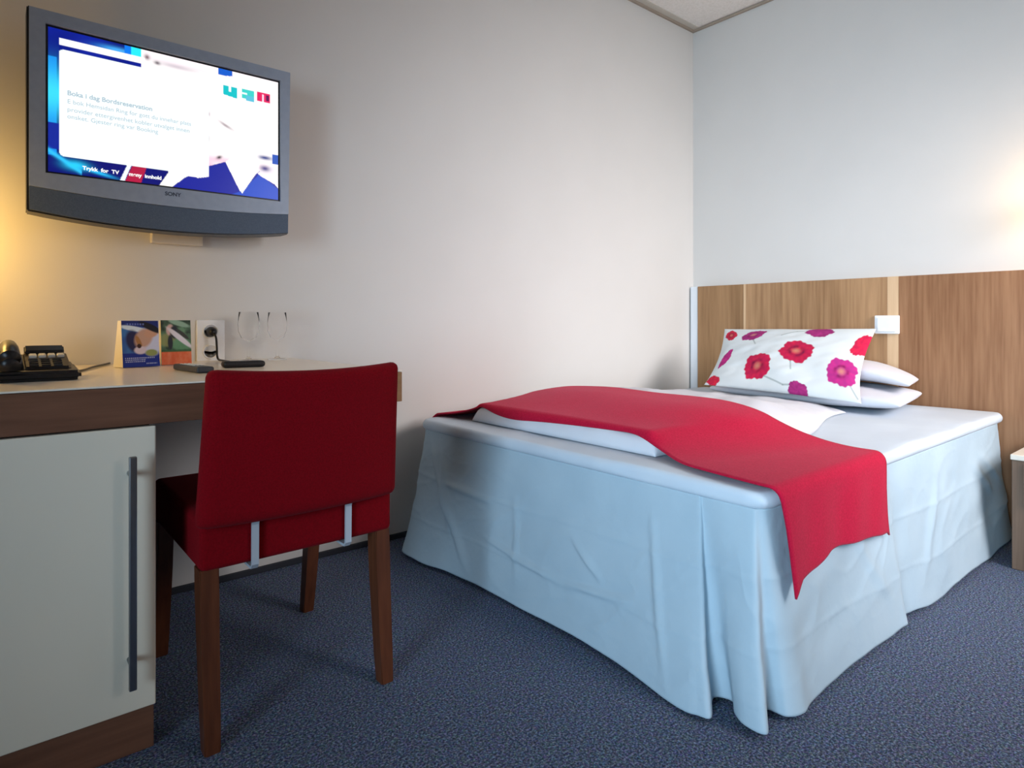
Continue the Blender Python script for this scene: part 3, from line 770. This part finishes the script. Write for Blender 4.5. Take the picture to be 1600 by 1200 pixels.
obj('handset', hs, M['plastic_black'], ph, smooth=True)
cd = tube(bmesh.new(), curve_pts([(-3.30, -.445, DZ + .012), (-3.262, -.35, DZ + .004), (-3.215, -.20, DZ + .004), (-3.17, -.075, DZ + .004), (-3.155, -.03, DZ + .004)], 8), .003, 8)
obj('cord', cd, M['plastic_black'], ph)

def card_pattern_blue(U, V):
    c = np.tile(lin((34, 56, 140)), U.shape + (1,)).astype(float)
    def put(m, col, a=1.0):
        m = np.clip(m, 0, 1)[..., None] * a; c[:] = c * (1 - m) + lin(col) * m
    el = lambda u, v, a, b, r=0: np.clip(1.4 - np.sqrt((((U - u) * math.cos(r) + (V - v) * math.sin(r)) / a) ** 2 + ((-(U - u) * math.sin(r) + (V - v) * math.cos(r)) / b) ** 2) * 1.0, 0, .4) / .4
    put((V > .30) & (V < .86), (64, 118, 178)); put(.5 + vnoise(U * 2, V * 2, 3) * ((V > .3) & (V < .86)) - .2 * (V < .3), (40, 70, 150), .6)
    put(V > .875, (26, 40, 112)); put(V < .30, (24, 46, 140))
    put(el(.36, .82, .34, .045, -.15), (228, 236, 240)); put(el(.30, .56, .16, .20, .5), (38, 36, 76))
    put(el(.84, .52, .26, .22, .4), (214, 214, 234)); put(el(.58, .62, .22, .16, .5), (206, 160, 134)); put(el(.80, .74, .17, .09, .2), (214, 160, 128)); put(el(.44, .54, .05, .13, .5), (176, 120, 66))
    put(el(.80, .85, .30, .06, -.35), (20, 16, 26)); put(el(.48, .36, .14, .07), (224, 206, 214)); put(el(.78, .30, .14, .06), (150, 158, 90)); put(el(.45, .45, .05, .04), (60, 30, 20))
    put((V > .90) & (V < .94) & (U > .1) & (U < .6) & (np.sin(U * 90) > -.3), (110, 124, 190), .8)
    for k, (v, u1) in enumerate(((.195, .86), (.155, .62), (.115, .60))):
        put((np.abs(V - v) < .012) & (U > .06) & (U < u1) & (np.sin(U * 120 + k) > -.4), (196, 204, 232), .8)
    put((np.abs(V - .07) < .010) & (U > .62) & (U < .92) & (np.sin(U * 130) > -.4), (196, 204, 232), .8)
    return c
def card_pattern_green(U, V):
    c = np.tile(lin((104, 142, 102)), U.shape + (1,)).astype(float)
    def put(m, col, a=1.0):
        m = np.clip(m, 0, 1)[..., None] * a; c[:] = c * (1 - m) + lin(col) * m
    el = lambda u, v, a, b, r=0: np.clip(1.4 - np.sqrt((((U - u) * math.cos(r) + (V - v) * math.sin(r)) / a) ** 2 + ((-(U - u) * math.sin(r) + (V - v) * math.cos(r)) / b) ** 2), 0, .4) / .4
    put(.4 + vnoise(U * 1.8, V * 1.8, 13), (30, 60, 34)); put((V > .7) * (.45 + .6 * vnoise(U * 3, V * 3, 5)), (26, 46, 28)); put(el(.60, .93, .3, .05, -.2), (160, 190, 160), .8)
    put(el(.20, .55, .22, .12), (150, 156, 92), .8); put(el(.65, .45, .32, .10), (96, 150, 104), .8)
    put(el(.30, .78, .11, .10, .7), (224, 186, 176)); put(el(.44, .73, .12, .12), (20, 22, 34)); put(el(.62, .60, .40, .055, -.5), (236, 226, 230)); put(el(.30, .50, .07, .14), (22, 24, 34)); put(el(.72, .68, .20, .04, -.5), (52, 50, 40))
    put(V < .30, (232, 98, 40)); put((V < .28) * (.35 + .5 * vnoise(U * 3, V * 3, 17)), (240, 134, 84), .8); put((np.abs(V - .305) < .022), (34, 96, 40), .8)
    return c
def tent_card(name, label, a, b, height, lean, pattern, side):
    """front edge from a to b on the desk; the top leans back by lean"""
    a = np.array((a[0], a[1], DZ + .0012)); b = np.array((b[0], b[1], DZ + .0012)); d = (b - a) / np.linalg.norm(b - a)
    back = np.array((-d[1], d[0], 0)); up = np.array((0, 0, 1.0))
    t = thing(name, label, 'card', ((a + b) / 2).tolist())
    U, V = np.meshgrid(np.linspace(0, 1, 110), np.linspace(0, 1, 130))
    ap = up * height + back * lean
    P = a + U[..., None] * (b - a) + V[..., None] * ap
    grid_mesh('front_panel', P, M['print'], t, pattern=pattern(U, V), solidify=.0008, smooth=False)['label'] = 'printed front panel'
    bm = bmesh.new()
    o = back * .0012
    q = [a + o, b + o, b + ap + o, a + ap + o]; r = [p + back * side * 2 - (ap - up * height) * 0 for p in q[:2]]
    loft(bm, [[tuple(p) for p in (a + back * .0014, b + back * .0014, b + ap + back * .0010, a + ap + back * .0010)], [tuple(p) for p in (a + back * side, b + back * side, b + ap + back * (side * .35), a + ap + back * (side * .35))]])
    obj('stand', bm, M['paper'], t)['label'] = 'white card back'
    return t
tent_card('tent_card', 'blue printed card standing on the desk next to a green and orange card', (-3.150, -.250), (-3.052, -.222), .134, .012, card_pattern_blue, .060)
tent_card('tent_card', 'green and orange printed card standing beside the blue card on the desk', (-3.040, -.185), (-2.955, -.175), .136, .012, card_pattern_green, .030)

so = thing('wall_socket', 'white double wall socket above the desk behind the cards', 'socket', (-2.858, 0, .84))
obj('plate', B((-2.902, -.010, .765), (-2.812, -.0005, .911), .003), M['plastic_white'], so)
for z in (.802, .872):
    sk = lathe([(.001, 0), (.020, 0), (.022, .003), (.025, .003), (.026, 0), (.027, -.002), (.001, -.002)], (0, 0, 0), 28)
    o = obj('socket_well', sk, M['plastic_white'], so)
    o.data.transform(Matrix.Translation(Vector((-2.858, 0, .84)))); o.data.transform(Matrix.Rotation(math.pi / 2, 4, 'X')); o.data.transform(Matrix.Translation(Vector((0, -.010, z - .84))))
pc = thing('power_cord', 'black plug and cable hanging from the white wall socket onto the desk', 'cable', (-2.858, -.03, .80))
bm = tube(bmesh.new(), [(-2.858, -.0140, .872), (-2.858, -.022, .872), (-2.858, -.040, .868), (-2.858, -.048, .864)], [.016, .0165, .013, .007], 18)
obj('plug', bm, M['plastic_black'], pc, smooth=True)
bm = tube(bmesh.new(), curve_pts([(-2.858, -.046, .865), (-2.853, -.056, .852), (-2.850, -.055, .82), (-2.848, -.052, .79), (-2.846, -.062, .7775), (-2.846, -.11, .7762), (-2.85, -.20, .7762)], 8), .0035, 10)
obj('cable', bm, M['plastic_black'], pc, smooth=True)

def goblet(x, y, s, label):
    prof = [(.001, 0), (.033, 0), (.033, .002), (.012, .005), (.005, .012), (.0042, .060), (.008, .066), (.024, .078), (.033, .100), (.0345, .125), (.031, .165),
            (.0298, .165), (.0330, .125), (.0315, .101), (.0225, .080), (.006, .069), (.001, .068)]
    o = obj('wine_glass', lathe([(r * s, z) for r, z in prof], (x, y, DZ + .0006), 40), M['glass'], loc=(x, y, DZ), smooth=True)
    return tag(o, label, 'glass', 'clear glasses on the desk')
goblet(-2.766, -.120, 1.0, 'clear stemmed glass on the desk next to the wall socket')
goblet(-2.668, -.115, .95, 'clear stemmed glass on the desk, farther from the wall socket')

def flat_box(cx, cy, L, W_, H_, ang, bev, taper=1.0):
    bm = B((-L / 2, -W_ / 2, 0), (L / 2, W_ / 2, H_), bev, 3)
    for v in bm.verts:
        if taper != 1.0: v.co.y *= 1 - (1 - taper) * abs(v.co.x / (L / 2)) ** 2
    bm.transform(Matrix.Translation((cx, cy, DZ + .0006)) @ Matrix.Rotation(ang, 4, 'Z')); return bm
rc = thing('remote_control', 'slim dark remote control lying on the desk in front of the cards', 'remote control', (-3.0, -.44, DZ))
obj('body', flat_box(-3.026, -.50, .19, .042, .016, -1.48, .005), M['plastic_dark'], rc)
bm = bmesh.new()
for i in range(6):
    for j in range(3):
        b_ = B((-.065 + i * .019, -.013 + j * .010, .0163), (-.055 + i * .019, -.007 + j * .010, .0178), .0006, 1)
        me = bpy.data.meshes.new('t'); b_.to_mesh(me); b_.free(); bm.from_mesh(me); bpy.data.meshes.remove(me)
bm.transform(Matrix.Translation((-3.026, -.50, DZ + .0006)) @ Matrix.Rotation(-1.48, 4, 'Z'))
obj('keypad', bm, M['key'], rc)
fo = obj('spectacle_case', flat_box(-2.875, -.425, .115, .055, .018, -.12, .008, .7), M['leather'], loc=(-2.875, -.425, DZ))
tag(fo, 'flat black case on the desk behind the top edge of the red chair', 'case')

# ------------------------------------------------------------------ lamps just beyond the frame
def globe_lamp(name, label, c, radius, mat):
    t = thing(name, label, 'lamp', c)
    bm = bmesh.new(); bmesh.ops.create_uvsphere(bm, u_segments=32, v_segments=20, radius=radius); bm.transform(Matrix.Translation(c))
    obj('lamp_globe', bm, mat, t, smooth=True)
    return t
M['globe_warm'] = lamp_shade_material(srgb(255, 204, 112), 60)
M['globe_soft'] = lamp_shade_material(srgb(255, 206, 130), 46)
dl = globe_lamp('desk_lamp', 'lit globe lamp standing on the desk left of the telephone', (-3.62, -.20, 1.15), .055, M['globe_warm'])
obj('stem', tube(bmesh.new(), [(-3.62, -.20, DZ + .018), (-3.62, -.20, 1.10)], .007, 14), M['steel'], dl)
obj('foot', lathe([(.001, .0005), (.075, .0005), (.075, .012), (.02, .020), (.001, .020)], (-3.62, -.20, DZ), 36), M['steel'], dl)
bl = globe_lamp('bedside_lamp', 'lit globe wall lamp above the nightstand', (-.13, -1.85, 1.42), .050, M['globe_soft'])
obj('arm', tube(bmesh.new(), [(-.012, -1.85, 1.42), (-.08, -1.85, 1.42)], .008, 14), M['steel'], bl)
obj('back_plate', B((-.014, -1.89, 1.36), (-.0005, -1.81, 1.48), .004), M['steel'], bl)
